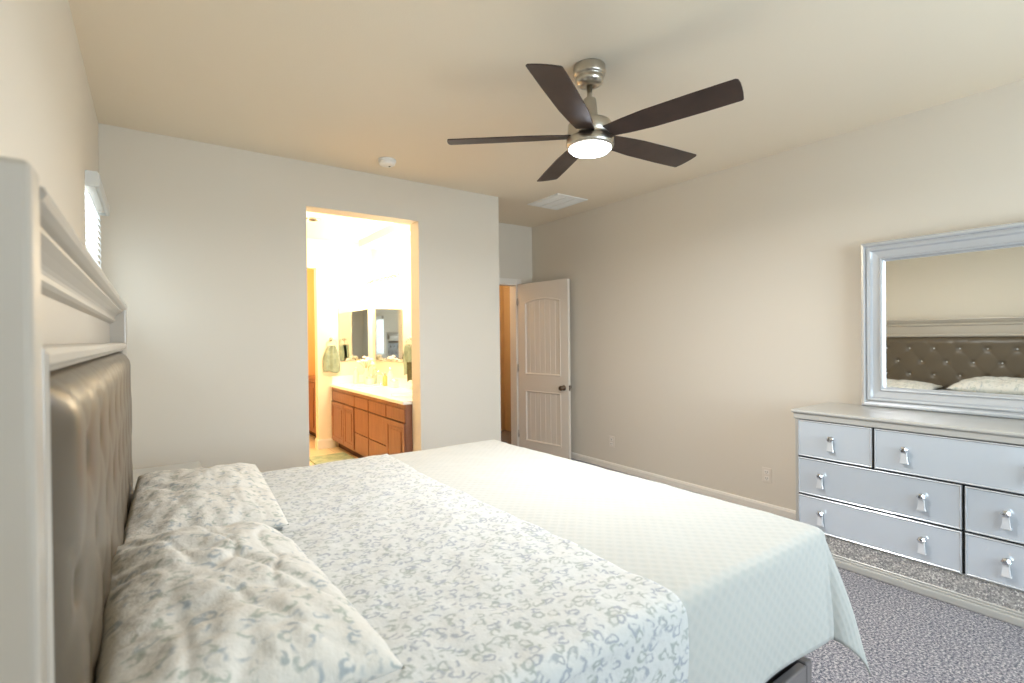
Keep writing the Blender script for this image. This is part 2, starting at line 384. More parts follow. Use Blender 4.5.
def panel_door():
    """door in local axes: x along the width from the hinge, z up, y thickness (front face at y=0 looks to -y)"""
    W, H, TH = .78, 2.015, .035
    bm = bmesh.new()
    px0, px1 = .11, .67
    pans = [(.125, .735), (.925, 1.83)]
    # slab built round the two recesses
    def slab(x0, x1, z0, z1): B(bm, x0, x1, 0, TH, z0, z1)
    slab(0, px0, 0, H); slab(px1, W, 0, H); slab(px0, px1, 0, pans[0][0]); slab(px0, px1, pans[0][1], pans[1][0])
    # arched head: many thin slices
    N = 16
    for k in range(N):
        xa = px0+(px1-px0)*k/N; xb = px0+(px1-px0)*(k+1)/N; u = ((xa+xb)/2-(px0+px1)/2)/((px1-px0)/2)
        slab(xa, xb, pans[1][1]-.04*u*u, H)
    door = link('door_1', bm, M_DOOR)
    tag(door, kind='structure')
    for (z0, z1), arch in zip(pans, (0, 1)):
        b2 = bmesh.new(); n = 7
        for k in range(n):
            xa = px0+(px1-px0)*k/n; xb = px0+(px1-px0)*(k+1)/n
            u = min(abs(((xa+xb)/2-(px0+px1)/2)/((px1-px0)/2))+.14, 1) if arch else 0
            B(b2, xa+.002, xb-.002, .009, TH-.009, z0, z1-(.04*u*u if arch else 0), .004, 1)
        B(b2, px0, px1, .013, TH-.013, z0, z1-.04)
        link('beaded_panel', b2, M_DOOR, door)
        b3 = bmesh.new()
        for side in (0, 1):
            f = (lambda a, b, h: (a, h, b)) if side == 0 else (lambda a, b, h: (a, TH-h, b))
            if not arch:
                frame_sweep(b3, [(0, 0), (.004, -.005), (.012, -.004), (.022, .008), (.022, .012), (0, .012)], px0, px1, z0, z1, f)
            else:
                # arched ring moulding
                outline = [(px0, z0), (px1, z0)]+[(px1-(px1-px0)*k/14, z1-.04*(1-2*k/14)**2) for k in range(15)]
                cx = (px0+px1)/2; cz = (z0+z1)/2; rings = []
                for ins, h in [(0, 0), (.004, -.005), (.012, -.004), (.022, .008), (.022, .012), (0, .012)]:
                    rings.append([b3.verts.new(f(cx+(a-cx)*(1-ins/(.5*(px1-px0))), cz+(b-cz)*(1-ins/(.5*(z1-z0))), h)) for a, b in outline])
                for A, C in zip(rings, rings[1:]+rings[:1]):
                    for k in range(len(A)): b3.faces.new((A[k], A[(k+1) % len(A)], C[(k+1) % len(A)], C[k]))
        link('panel_moulding', b3, M_DOOR, door)
    for s, n in ((-1, 'door_handle'), (1, 'door_handle')):
        b4 = bmesh.new(); y = 0 if s < 0 else TH
        prof = [(.030, 0), (.031, .004), (.026, .008), (.012, .012), (.010, .030), (.014, .036), (.026, .044), (.029, .055), (.026, .066), (.014, .071), (.002, .072)]
        lathe(b4, [(r, y+s*z) for r, z in prof], 24, (.715, 0, .80), 'y')
        link(n, b4, M_BRONZE, door, True)
    b5 = bmesh.new(); B(b5, W, W+.002, .006, TH-.006, .77, .83); B(b5, W+.002, W+.008, .012, TH-.012, .791, .809)
    link('latch', b5, M_BRONZE, door)
    for z in (.2, 1.0, 1.8):
        b6 = bmesh.new(); lathe(b6, [(.006, z-.045), (.006, z+.045)], 10, (-.004, -.004, 0)); link('hinge', b6, M_NICK, door, True)
    return door
d = panel_door()
ang = math.atan2(4.19-4.965, 3.755-3.638)
d.location = (3.638, 4.965, .008); d.rotation_euler = (0, 0, ang)

# ------------------------------------------------------------------ windows and blinds
def window(name, bmf, pane, divider):
    fr = st(name, bmf, M_TRIM); link('window_pane', pane, M_CLEARPANE, fr); link('mullion', divider, M_TRIM, fr); return fr
def window_left(name, y0, y1, z0, z1):
    bm = bmesh.new(); frame_sweep(bm, [(.001, 0), (.001, .05), (.035, .05), (.035, 0)], y0, y1, z0, z1, lambda a, b, h: (XL-.13+h, a, b))
    return window(name, bm, box(XL-.108, XL-.104, y0+.03, y1-.03, z0+.03, z1-.03), box(XL-.115, XL-.09, y0+.03, y1-.03, (z0+z1)/2-.015, (z0+z1)/2+.015))
window_left('window_1', 3.22, 3.94, 1.55, 2.16)
window_left('window_2', -.85, .15, .95, 1.95)
bm = bmesh.new(); frame_sweep(bm, [(.001, 0), (.001, .05), (.035, .05), (.035, 0)], 1.2, 3.5, .7, 2.2, lambda a, b, h: (a, YB-.13+h, b))
window('window_3', bm, box(1.23, 3.47, YB-.108, YB-.104, .73, 2.17), box(2.335, 2.365, YB-.115, YB-.09, .73, 2.17))

def blind(y0, y1, z0, z1, label):
    t = empty('window_blind', (XL+.03, (y0+y1)/2, z0), label, 'blind')
    h = z1-z0; hw = (y1-y0)/2
    bm = bmesh.new()
    prism(bm, [(.062, h-.075), (.068, h-.068), (.068, h-.012), (.060, h), (.052, h), (.052, h-.075)], lambda a, b, d: (a-.03, d, b), -hw-.012, hw+.012)
    bmesh.ops.translate(bm, vec=(-.012, 0, 0), verts=bm.verts)
    for s in (-1, 1):
        B(bm, -.029, .012, s*(hw+.006)-.005, s*(hw+.006)+.005, h-.075, h-.001)
    link('valance', bm, M_VAL, t)
    link('headrail', box(-.028, .004, -hw, hw, h-.06, h-.008), M_WHITE, t)
    n = int((h-.1)/.036)
    for k in range(n):
        z = h-.095-.036*k
        b = bmesh.new(); B(b, -.022, .022, -hw, hw, -.0012, .0012)
        o = link('slat', b, M_BLIND, t, loc=(-.030, 0, z)); o.rotation_euler = (0, radians(42), 0)
    link('bottom_rail', box(-.028, -.006, -hw, hw, .01, .03, .003), M_BLIND, t)
    for y in (-hw*.6, hw*.6):
        link('ladder_cord', tube(bmesh.new(), [(-.010, y, h-.07), (-.010, y, .02)], .0012, 5), M_BLIND, t)
    return t
blind(3.23, 3.93, 1.55, 2.215, 'white slatted blind on the small high window above the far end of the headboard')
blind(-.84, .14, .96, 2.0, 'white slatted blind on the window nearest the camera, beside the near headboard post')

# ------------------------------------------------------------------ ceiling fixtures
FX, FY = 1.835, 1.868
fan = empty('ceiling_fan', (FX, FY, 2.75), 'five-blade ceiling fan with dark brown blades, nickel body and lit disc light', 'ceiling fan')
bm = bmesh.new(); lathe(bm, [(.001, 0), (.080, 0), (.081, -.008), (.081, -.042), (.077, -.050), (.070, -.053), (.069, -.060), (.072, -.064), (.071, -.076), (.062, -.090), (.044, -.099), (.024, -.102), (.022, -.100), (.001, -.100)], 40)
link('canopy', bm, M_NICK, fan, True)
bm = bmesh.new(); lathe(bm, [(.001, -.095), (.0135, -.095), (.0135, -.24), (.001, -.24)], 20); link('downrod', bm, M_NICK, fan, True)
bm = bmesh.new(); lathe(bm, [(.001, -.165), (.030, -.165), (.033, -.170), (.043, -.262), (.056, -.285), (.001, -.285)], 28); link('coupling_cover', bm, M_NICK, fan, True)
bm = bmesh.new(); lathe(bm, [(.001, -.278), (.085, -.280), (.105, -.288), (.113, -.300), (.114, -.340), (.108, -.352), (.108, -.368), (.120, -.372), (.122, -.398), (.118, -.412), (.109, -.416), (.001, -.416)], 44)
link('motor_housing', bm, M_NICK, fan, True)
M_LAMP = mat('fan_lamp_diffuser', (255, 255, 255), 0.5, emit=(236, 242, 255), es=14)
bm = bmesh.new(); lathe(bm, [(.001, -.410), (.107, -.410), (.107, -.420), (.095, -.432), (.06, -.439), (.001, -.441)], 44); link('lamp_diffuser', bm, M_LAMP, fan, True)
def blade(az):
    bm = bmesh.new(); L0, L1, th = .085, .742, .006
    # outline in (r, c): c = across (positive = counter-clockwise edge)
    lead = [(L0, .045), (.20, .062), (.32, .073), (.55, .075), (L1-.026, .074), (L1-.018, .069)]
    trail = [(L1-.002, -.066), (L1-.012, -.074), (.55, -.073), (.32, -.069), (.20, -.058), (L0, -.045)]
    mid = [(L1-.009, .03), (L1-.003, -.01), (L1, -.04)]
    prism(bm, lead+mid+trail, lambda a, b, d: (a, b, d), -th/2, th/2)
    bmesh.ops.bevel(bm, geom=[e for e in bm.edges if abs(e.verts[0].co.z-e.verts[1].co.z) < 1e-6], offset=.0015, segments=1, affect='EDGES')
    o = link('blade', bm, M_BLADE, fan)
    o.matrix_local = Matrix.Translation((0, 0, -.353)) @ Matrix.Rotation(radians(az), 4, 'Z') @ Matrix.Rotation(radians(-12), 4, 'X')
    b2 = bmesh.new(); B(b2, .06, .13, -.03, .03, .003, .009, .002); lathe(b2, [(.005, .008), (.005, .012), (.001, .013)], 8, (.11, .015, 0)); lathe(b2, [(.005, .008), (.005, .012), (.001, .013)], 8, (.11, -.015, 0))
    link('blade_bracket', b2, M_NICK, o)
for k in range(5): blade(68+72*k)
area('fan_lamp_light', (FX, FY, 2.75-.45), (0, 0, -1), .18, .18, 31, (.97, .98, 1.0))

sm = empty('smoke_detector', (1.49, 3.72, 2.75), 'round white smoke detector on the ceiling by the far wall', 'smoke detector')
bm = bmesh.new(); lathe(bm, [(.001, 0), (.068, 0), (.070, -.006), (.068, -.014), (.001, -.014)], 32); link('mounting_base', bm, M_WHITE, sm, True)
bm = bmesh.new(); lathe(bm, [(.001, -.014), (.060, -.014), (.063, -.022), (.058, -.036), (.045, -.043), (.001, -.045)], 32); link('sensor_cover', bm, M_WHITE, sm, True)
bm = bmesh.new(); lathe(bm, [(.001, -.045), (.008, -.045), (.008, -.047), (.001, -.047)], 12, (.02, 0, 0)); link('test_button', bm, M_DARKHOLE, sm, True)

v = empty('air_vent', (3.37, 3.91, 2.75), 'white slatted air vent in the ceiling near the entry nook', 'vent')
bm = bmesh.new(); frame_sweep(bm, [(0, 0), (.004, -.008), (.028, -.012), (.034, -.004), (.034, 0)], -.2, .2, -.24, .24, lambda a, b, h: (a, b, h)); link('vent_frame', bm, M_WHITE, v)
link('backing', box(-.17, .17, -.21, .21, -.002, -.0005), mat('vent_throat', (150, 148, 142), .8), v)
for k in range(14):
    o = link('slat', box(-.168, .168, -.012, .012, -.0008, .0008), M_WHITE, v, loc=(0, -.195+.03*k, -.008)); o.rotation_euler = (radians(-22), 0, 0)
for x in (-.057, .057): link('divider', box(x-.006, x+.006, -.208, .208, -.014, -.003), M_WHITE, v)

bc = empty('recessed_ceiling_grille', (1.383, 5.527, BH), 'small round exhaust grille in the bathroom ceiling', 'vent')
bm = bmesh.new(); lathe(bm, [(.001, 0), (.075, 0), (.073, -.008), (.05, -.012), (.048, -.004), (.001, -.004)], 28); link('grille_ring', bm, M_NICK, bc, True)
bm = bmesh.new(); lathe(bm, [(.001, -.003), (.047, -.003), (.001, -.010)], 24); link('grille_core', bm, M_DARKHOLE, bc, True)

# ------------------------------------------------------------------ wall outlets
M_PLATE = mat('outlet_plate', (228, 219, 206), .4)
def outlet(y, z, label):
    o = empty('wall_outlet', (XR, y, z), label, 'outlet')
    link('cover_plate', box(-.006, 0, -.036, .036, -.058, .058, .003), M_PLATE, o)
    for s in (-1, 1):
        b = bmesh.new(); B(b, -.008, -.005, -.017, .017, s*.024-.015, s*.024+.015, .002)
        f = link('socket', b, M_TRIM, o)
        b = bmesh.new(); B(b, -.0085, -.0078, -.009, -.006, s*.024-.003, s*.024+.008); B(b, -.0085, -.0078, .006, .009, s*.024-.003, s*.024+.008); B(b, -.0085, -.0078, -.002, .002, s*.024-.011, s*.024-.007)
        link('slots', b, M_DARKHOLE, f)
outlet(2.045, .285, 'white wall outlet low on the right wall beside the dresser')
outlet(3.669, .285, 'white wall outlet low on the right wall near the open panelled door')

# ------------------------------------------------------------------ headboard / bed
HY0, HY1 = .718, 3.18
bed = empty('bed', (0, 1.94, 0), 'king bed with tall silver headboard and grey side rails', 'bed')
def bl(bm):  # world -> bed local
    bmesh.ops.translate(bm, vec=(0, -1.94, 0), verts=bm.verts); return bm
def bpart(name, bm, m, parent=None, smooth=False):
    o = link(name, bl(bm), m, parent or bed, smooth)
    return o
for (a, b) in ((HY0, HY0+.055), (HY1-.055, HY1)):
    bpart('post', box(-.25, -.10, a, b, 0, 1.562, .008, 3), M_HB)
bpart('back_panel', box(-.24, -.165, HY0+.055, HY1-.055, .25, 1.47), M_HB)
prof = [(-.245, 1.460), (-.166, 1.460), (-.150, 1.466), (-.143, 1.472), (-.143, 1.481), (-.149, 1.486), (-.147, 1.492), (-.142, 1.498), (-.130, 1.508), (-.117, 1.517), (-.117, 1.523), (-.108, 1.526), (-.099, 1.531), (-.095, 1.538), (-.097, 1.546), (-.103, 1.548), (-.245, 1.548)]
bpart('crown_moulding', prism(bmesh.new(), prof, lambda a, b, d: (a, d, b), HY0+.055, HY1-.03), M_HB)
# frame round the tufted panel
TY0, TY1, TZ0, TZ1 = .80, 3.10, .35, 1.368
bm = bmesh.new(); frame_sweep(bm, [(0, -.165), (0, -.112), (.004, -.104), (.012, -.100), (.024, -.102), (.030, -.108), (.036, -.112), (.036, -.165)], TY0, TY1, TZ0, TZ1, lambda a, b, h: (h, a, b))
bpart('panel_frame', bm, M_HB)
# tufted pad
PY0, PY1, PZ0, PZ1 = TY0+.034, TY1-.034, TZ0+.034, TZ1-.034
buttons = []
for row in range(6):
    z = 1.192-.160*row; y = 1.29 + (.1205 if row % 2 else 0) - .2415*2
    while y < PY1-.06:
        if y > PY0+.06: buttons.append((y, z))
        y += .2415
def pad_x(y, z):
    e = min(y-PY0, PY1-y); e2 = min(z-PZ0, PZ1-z)
    rr = .085
    f = lambda t: 1.0 if t > rr else math.sqrt(max(0, 1-(1-max(t, 0)/rr)**2))
    h = .07*f(e)*f(e2)
    dmin = 1e9
    k = 0
    for by, bz in buttons:
        dy, dz = y-by, z-bz
        d2 = dy*dy+dz*dz
        if d2 < .03: k += .020*exp(-d2/(2*.014**2)) + .007*exp(-d2/(2*.04**2))
    # diamond creases joining the buttons
    u = (y-1.29)/.2415; vv = (z-1.192)/.320
    for q in (u+vv, u-vv):
        fr = q-round(q); k += .003*exp(-(fr*.19)**2/(2*.012**2))*f(e)*f(e2)
    return -.150+h-min(k, h)*1.0
NY, NZ = 190, 84
bm = bmesh.new(); G = []
for i in range(NY+1):
    row = []
    for j in range(NZ+1):
        y = PY0+(PY1-PY0)*i/NY; z = PZ0+(PZ1-PZ0)*j/NZ
        row.append(bm.verts.new((pad_x(y, z), y, z)))
    G.append(row)
for i in range(NY):
    for j in range(NZ): bm.faces.new((G[i][j], G[i+1][j], G[i+1][j+1], G[i][j+1]))
# back of the pad
r = bmesh.ops.extrude_edge_only(bm, edges=[e for e in bm.edges if e.is_boundary])
for vv in [x for x in r['geom'] if isinstance(x, bmesh.types.BMVert)]: vv.co.x = -.163
pad = bpart('tufted_panel', bm, M_LEATH, None, True)
bm0 = bmesh.new(); lathe(bm0, [(.001, 0), (.010, .0), (.011, .004), (.007, .009), (.001, .011)], 10, (0, 0, 0), 'x')
me = None
for y, z in buttons:
    if me is None:
        o = link('crystal_button', bm0, M_CRYSTAL, pad); me = o.data
    else:
        o = bpy.data.objects.new('crystal_button', me); COL.objects.link(o); o.parent = pad
    o.location = (pad_x(y, z)-.002, y-1.94, z)
# rails and low footboard
BYN, BYF, BXF = .850, 2.875, 1.872
for (a, b) in ((BYN, BYN+.03), (BYF-.03, BYF)):
    bpart('side_rail', box(-.10, BXF, a, b, .045, .200, .005), M_RAIL)
bpart('footboard', box(BXF+.001, BXF+.045, BYN, BYF, .045, .205, .008), M_RAIL)
for x in (.6, 1.3): bpart('slat_support', box(x-.04, x+.04, BYN+.03, BYF-.03, .15, .19), M_RAIL)
for (x, y) in ((BXF+.004, BYN+.02), (BXF+.004, BYF-.06)):
    bpart('foot', box(x, x+.04, y, y+.04, 0, .045), M_GAP)
tag(link('box_spring', box(-.08, BXF-.01, BYN+.035, BYF-.035, .192, .42, .02, 3), M_BOX), 'black box spring under the mattress, dark edge showing above the grey rail', 'box spring')
tag(link('mattress', box(-.08, BXF+.02, .855, 2.87, .421, .648, .04, 4), M_MATT), 'thick mattress under the printed cover and mint coverlet', 'mattress')

# bedding ---------------------------------------------------------
def fbm(x, y, z, s): return noise.noise(Vector((x*s, y*s, z*s)))
CX1, CY0, CY1, CTOP, CR = 1.928, .802, 2.925, .692, .034
HEM = .343
def cloth(s, t, lift, wr, seed, flare=.16):
    """s: distance along X, t: distance along Y on the flat cloth; returns the draped point"""
    ix, iy0, iy1 = CX1-CR, CY0+CR, CY1-CR
    iy0 += .02*(1-min(max(s/2, 0), 1))*0
    ds = max(0, s-ix); dn = max(0, iy0-t); df = max(0, t-iy1)
    dt = dn if dn > 0 else df; sg = -1 if dn > 0 else 1
    q = hypot(ds, dt)
    X = min(s, ix); Y = min(max(t, iy0), iy1)
    R = CR+lift
    if q > 0:
        dx, dy = ds/q, sg*dt/q
        arc = R*pi/2
        if q < arc: out, dn_ = R*sin(q/R), R*(1-cos(q/R))
        else:
            l = q-arc
            th = math.degrees(math.atan2(ds, dt))
            corner = 0.27*exp(-((th-45)/24)**2) - .06*exp(-((th-10)/6)**2) + .15*exp(-((th-70)/14)**2) - .04*exp(-((th-55)/5)**2) if 0 < th < 90 else 0
            out = R+l*(.03+corner)+.010*sin(s*9+seed)*min(l/.3, 1)*(1 if dt > 0 else 0)+.012*sin(t*8+seed)*min(l/.3, 1)*(1 if ds > 0 else 0)
            dn_ = R+l*(1-.05*exp(-((th-45)/25)**2))
        X += out*dx; Y += out*dy
    else: dn_ = 0
    Z = CTOP+lift-dn_-.020*max(0, (Y-1.5)/1.4)
    # gentle unevenness of the top
    Z += wr*(.7*fbm(s, t, seed, 2.2)+.45*fbm(s, t, seed+5, 6)+.3*fbm(s, t, seed+9, 14))*(1 if q < R else .2)
    Z -= .014*exp(-(max(s-0, 0)/.35)**2)*0
    if q >= R*1.5:
        n_ = wr*.6*fbm(s, t, seed+3, 5); 
        if dt > ds: Y += sg*n_
        else: X += n_
    return Vector((X, Y, Z))
def cloth_obj(name, s0, s1, t0, t1, ns, nt, lift, wr, seed, mats, hem_s=None, hem_t=None, thick=.004, edge=None):
    bm = bmesh.new(); uvl = bm.loops.layers.uv.new('UVMap'); G = []; UV = {}
    for i in range(ns+1):
        row = []
        for j in range(nt+1):
            t = t0+(t1-t0)*j/nt
            a, b = (s0, s1)
            if edge: a, b = edge(t, s0, s1)
            s = a+(b-a)*i/ns
            vv = bm.verts.new(cloth(s, t, lift, wr, seed)); UV[vv] = (s, t); row.append(vv)
        G.append(row)
    for i in range(ns):
        for j in range(nt):
            f = bm.faces.new((G[i][j], G[i+1][j], G[i+1][j+1], G[i][j+1])); f.smooth = True
            for lp in f.loops: lp[uvl].uv = UV[lp.vert]
    me = bpy.data.meshes.new(name); bmesh.ops.recalc_face_normals(bm, faces=bm.faces)
    up_ = sum(f.normal.z for f in bm.faces)
    if up_ < 0: bmesh.ops.reverse_faces(bm, faces=bm.faces)
    bm.to_mesh(me); bm.free()
    for mm in mats: me.materials.append(mm)
    o = bpy.data.objects.new(name, me); COL.objects.link(o)
    so = o.modifiers.new('thickness', 'SOLIDIFY'); so.thickness = thick; so.offset = -1
    if len(mats) > 1: so.material_offset = 1; so.material_offset_rim = 0
    return o
ext = CR*pi/2-CR+HEM-CR+CR   # flat length past the inner edge for a hem HEM below the top
tn, tf = CY0-ext+CR*0, CY1+ext
sf = CX1+ext
cov = cloth_obj('coverlet', .95, sf, tn, tf, 96, 190, .004, .006, 3.1, [M_QUILT, M_LINING], thick=.005)
tag(cov, 'pale mint quilted coverlet with small dots over the foot of the bed', 'coverlet')
sheet = cloth_obj('printed_cover', -.07, 1.10, tn-.01, tf, 110, 230, .014, .016, 8.7, [M_SHEET], thick=.005,
                  edge=lambda t, a, b: (a, b+.012*fbm(t, 0, 0, 3)+.05*max(0, t-2.2)))
tag(sheet, 'white cotton cover with small grey-blue and sage leaf print over the bed', 'bed cover')

def pillow(cx, cy, cz, lx, ly, th, label, seed, rz=0, tilt=0, rx=0, crease=1):
    bm = bmesh.new(); uvl = bm.loops.layers.uv.new('UVMap'); N, Mm = 60, 84; G = {}
    for side in (1, -1):
        for i in range(N+1):
            for j in range(Mm+1):
                u = -1+2*i/N; v_ = -1+2*j/Mm
                if side == -1 and (i in (0, N) or j in (0, Mm)): G[(-1, i, j)] = G[(1, i, j)]; continue
                # outline pulls in between the corners
                X = u*lx/2*(1-.045*(1-abs(v_)**2.4)*abs(u)**3*-1 - .03*(1-v_*v_))
                Y = v_*ly/2*(1-.05*(1-u*u))
                pro = ((1-abs(u)**2.6)*(1-abs(v_)**3.0))
                h = th/2*max(pro, 0)**.55
                wr = .020*noise.noise(Vector((X*5+seed, Y*2.4, side*2)))+.013*noise.noise(Vector((X*13, Y*7+seed, side)))
                rad = math.atan2(v_, u); edge = 1-max(pro, 0)
                wr += .009*sin(rad*17+seed)*edge**1.5*max(pro, 0)**.4
                ridge = .016*exp(-((v_*.9+u*.35-.15*sin(3*u+seed))/.07)**2)*max(pro, 0)
                cr = abs(noise.noise(Vector((X*4+seed*3, Y*9, seed)))); wr -= crease*.016*exp(-(cr/.10)**2)*(.35+.65*max(0, -u)); cr2 = abs(noise.noise(Vector((X*9-seed, Y*5+4, seed)))); wr -= crease*.008*exp(-(cr2/.09)**2)
                z = side*h+(wr*max(pro, 0)**.35-(ridge if side > 0 else 0))*(1 if side > 0 else .2)
                G[(side, i, j)] = bm.verts.new((X, Y, z))
    for side in (1, -1):
        for i in range(N):
            for j in range(Mm):
                f = bm.faces.new([G[(side, a, b)] for a, b in ((i, j), (i+1, j), (i+1, j+1), (i, j+1))]); f.smooth = True
                for lp in f.loops: lp[uvl].uv = (lp.vert.co.x+seed*.37, lp.vert.co.y+side*.5)
    bmesh.ops.recalc_face_normals(bm, faces=bm.faces)
    o = link('pillow', bm, M_PILLOW, None, True)
    o.location = (cx, cy, cz); o.rotation_euler = (rx, tilt, rz)
    return tag(o, label, 'pillow', 'pillows against the headboard')
pillow(.125, 1.31, .792, .43, .96, .185, 'creased floral-print pillow nearest the camera on the bed', 2.0, .04, radians(6), radians(-2))
pillow(.165, 2.36, .745, .47, .90, .12, 'floral-print pillow at the far side of the bed, behind the nearer one', 5.5, -.03, radians(2), radians(2), crease=.45)

# ------------------------------------------------------------------ dresser and its mirror
DX0, DX1, DY0, DY1 = 3.30, 3.80, -.07, 1.56
dr = empty('dresser', (3.55, .745, 0), 'silver seven-drawer dresser with crystal pulls and sparkling lower band against right wall', 'dresser')
def dl(bm): bmesh.ops.translate(bm, vec=(-3.55, -.745, 0), verts=bm.verts); return bm
def dpart(name, bm, m, parent=None, smooth=False): return link(name, dl(bm), m, parent or dr, smooth)
dpart('carcass', box(DX0+.012, DX1, DY0+.006, DY1-.006, .06, .862), M_GAP)
bm = bmesh.new()
for y in (DY0, DY1-.022): B(bm, DX0, DX1, y, y+.022, .05, .864, .005)
dpart('side_panel', bm, M_SILVER)
# top slab with rounded edge and stepped under-moulding
bm = bmesh.new()
B(bm, DX0-.022, DX1+.01, DY0-.015, DY1+.015, .884, .905, .008, 3)
B(bm, DX0-.008, DX1+.005, DY0-.006, DY1+.006, .846, .885, .006, 2)
dpart('dresser_top', bm, M_SILVER)
# plinth
bm = bmesh.new()
B(bm, DX0-.028, DX1, DY0-.018, DY1+.018, .0, .040, .006, 2); B(bm, DX0-.018, DX1, DY0-.010, DY1+.010, .040, .052, .004, 2); B(bm, DX0-.008, DX1, DY0-.002, DY1+.002, .052, .062, .003, 1)
dpart('plinth', bm, M_SILVER)
dpart('crushed_glass_band', box(DX0-.002, DX0+.013, DY0+.022, DY1-.022, .062, .158), M_GLIT)
# thin face rails, coloured dark as the shade in the drawer gaps
bm = bmesh.new()
for z in (.614, .3815): B(bm, DX0-.001, DX0+.012, DY0+.022, DY1-.022, z-.004, z+.004)
dpart('gap_shade_rail', bm, M_GAP)
dpart('lower_rail', B(bmesh.new(), DX0-.001, DX0+.012, DY0+.022, DY1-.022, .156, .163), M_SILVER)
def knob_pull(parent, y, z):
    x = DX0-.012; K = 1.3
    b = bmesh.new(); lathe(b, [(.014, 0), (.014, -.003), (.006, -.006), (.005, -.016)], 12, (x, y, z+.022), 'x'); k = dpart('pull', b, M_CHROME, parent, True)
    b = bmesh.new(); lathe(b, [(.005, -.014), (.016, -.020), (.019, -.025), (.011, -.033), (.001, -.034)], 6, (x, y, z+.022), 'x'); dpart('crystal_stud', b, M_CHROME, k)
    b = bmesh.new()   # flared hanging drop
    prism(b, [(-.010, .012), (-.007, 0), (-.008, -.018), (-.016, -.044), (.016, -.044), (.008, -.018), (.007, 0), (.010, .012)], lambda a, c, d: (d, y+a*K, z+.006+c*K), x-.022, x-.008)
    bmesh.ops.bevel(b, geom=b.edges[:], offset=.0028, segments=1, affect='EDGES')
    dpart('crystal_drop', b, M_CRYSTAL, k)
def drawer(y0, y1, z0, z1, pulls):
    g = .003; b = bmesh.new()
    B(b, DX0-.006, DX0+.010, y0+g, y1-g, z0+g, z1-g)
    dwr = dpart('drawer', b, M_SILVER)
    b = bmesh.new(); frame_sweep(b, [(0, -.004), (0, -.012), (.004, -.015), (.008, -.012), (.009, -.006), (.009, -.004)], y0+g, y1-g, z0+g, z1-g, lambda a, c, h: (DX0+h, a, c))
    dpart('drawer_bead', b, M_MFRAME, dwr)
    b = box(DX0-.010, DX0-.005, y0+g+.0085, y1-g-.0085, z0+g+.0085, z1-g-.0085); dpart('drawer_panel', b, M_DRAWER, dwr)
    for p in pulls: knob_pull(dwr, p, (z0+z1)/2-.005)
a0, a1 = DY0+.022, DY1-.022
cxm = (a0+a1)/2
drawer(1.135, a1, .6165, .845, (1.346,)); drawer(.360, 1.128, .6165, .845, (.983, .507)); drawer(a0, .353, .6165, .845, (.144,))
for z0, z1 in ((.384, .6125), (.164, .3795)):
    drawer(cxm+.0035, a1, z0, z1, (1.403, .909)); drawer(a0, cxm-.0035, z0, z1, (.587, .087))

mr = empty('dresser_mirror', (3.78, .735, .905), 'large silver-framed mirror standing on the dresser, showing the tufted headboard', 'mirror')
def ml(bm): bmesh.ops.translate(bm, vec=(-3.78, -.735, -.905), verts=bm.verts); return bm
MX = 3.815
prof = [(0, 0), (0, -.030), (.006, -.040), (.018, -.044), (.026, -.040), (.028, -.026), (.036, -.024), (.038, -.036), (.044, -.040), (.054, -.038), (.058, -.030), (.062, -.020), (.100, -.014), (.102, -.024), (.108, -.030), (.116, -.026), (.120, -.012), (.128, -.004), (.128, 0)]
M_Y0, M_Y1, M_Z0, M_Z1 = .105, 1.365, .906, 1.962
bm = bmesh.new(); frame_sweep(bm, prof, M_Y0, M_Y1, M_Z0, M_Z1, lambda a, b, h: (MX+h, a, b))
link('mirror_frame', ml(bm), M_MFRAME, mr)
link('mirror_glass', ml(box(MX-.004, MX-.001, M_Y0+.122, M_Y1-.122, M_Z0+.122, M_Z1-.122)), M_MIRROR, mr)
link('backing_board', ml(box(MX, MX+.02, M_Y0+.01, M_Y1-.01, M_Z0, M_Z1-.01)), M_SILVER, mr)

# ------------------------------------------------------------------ nightstand beyond the headboard
ns = empty('nightstand', (-.01, 3.46, 0), 'silver nightstand in the corner beyond the headboard', 'nightstand')
def nb(*a, bev=.004): return box(*a, bev)
link('body', nb(-.235, .22, -.24, .24, .05, .585), M_SILVER, ns)
link('nightstand_top', nb(-.24, .245, -.255, .255, .59, .62), M_SILVER, ns)
link('plinth', nb(-.235, .235, -.25, .25, 0, .05), M_SILVER, ns)
for z0, z1 in ((.07, .315), (.325, .57)):
    dwr = link('drawer', nb(.215, .232, -.225, .225, z0, z1), M_DRAWER, ns)
    b = bmesh.new(); lathe(b, [(.006, .232), (.004, .244), (.014, .250), (.010, .26), (.001, .262)], 8, (0, 0, (z0+z1)/2), 'x'); link('knob', b, M_CRYSTAL, dwr)

# ------------------------------------------------------------------ bathroom
VX0, VX1, VY0, VY1, VT = 1.86, 2.40, 4.28, 6.57, .81
van = empty('vanity_cabinet', (2.13, 5.35, 0), 'long cherry wood vanity cabinet seen through the bathroom doorway', 'vanity')
def vl(bm): bmesh.ops.translate(bm, vec=(-2.13, -5.35, 0), verts=bm.verts); return bm
def vpart(name, bm, m, parent=None, smooth=False): return link(name, vl(bm), m, parent or van, smooth)
vpart('carcass', box(VX0+.018, VX1-.002, VY0+.003, VY1-.003, .10, VT-.035), M_CABGAP)
vpart('toe_kick', box(VX0+.075, VX1-.01, VY0+.003, VY1-.003, 0, .10), M_CABGAP)
bm = bmesh.new(); B(bm, VX0+.002, VX0+.018, VY0+.003, VY1-.003, VT-.075, VT-.035); B(bm, VX0+.002, VX0+.018, VY0+.003, VY1-.003, .10, .118)
B(bm, VX0+.002, VX1-.002, VY0, VY0+.004, .10, VT-.035)
vpart('face_frame', bm, M_CAB)
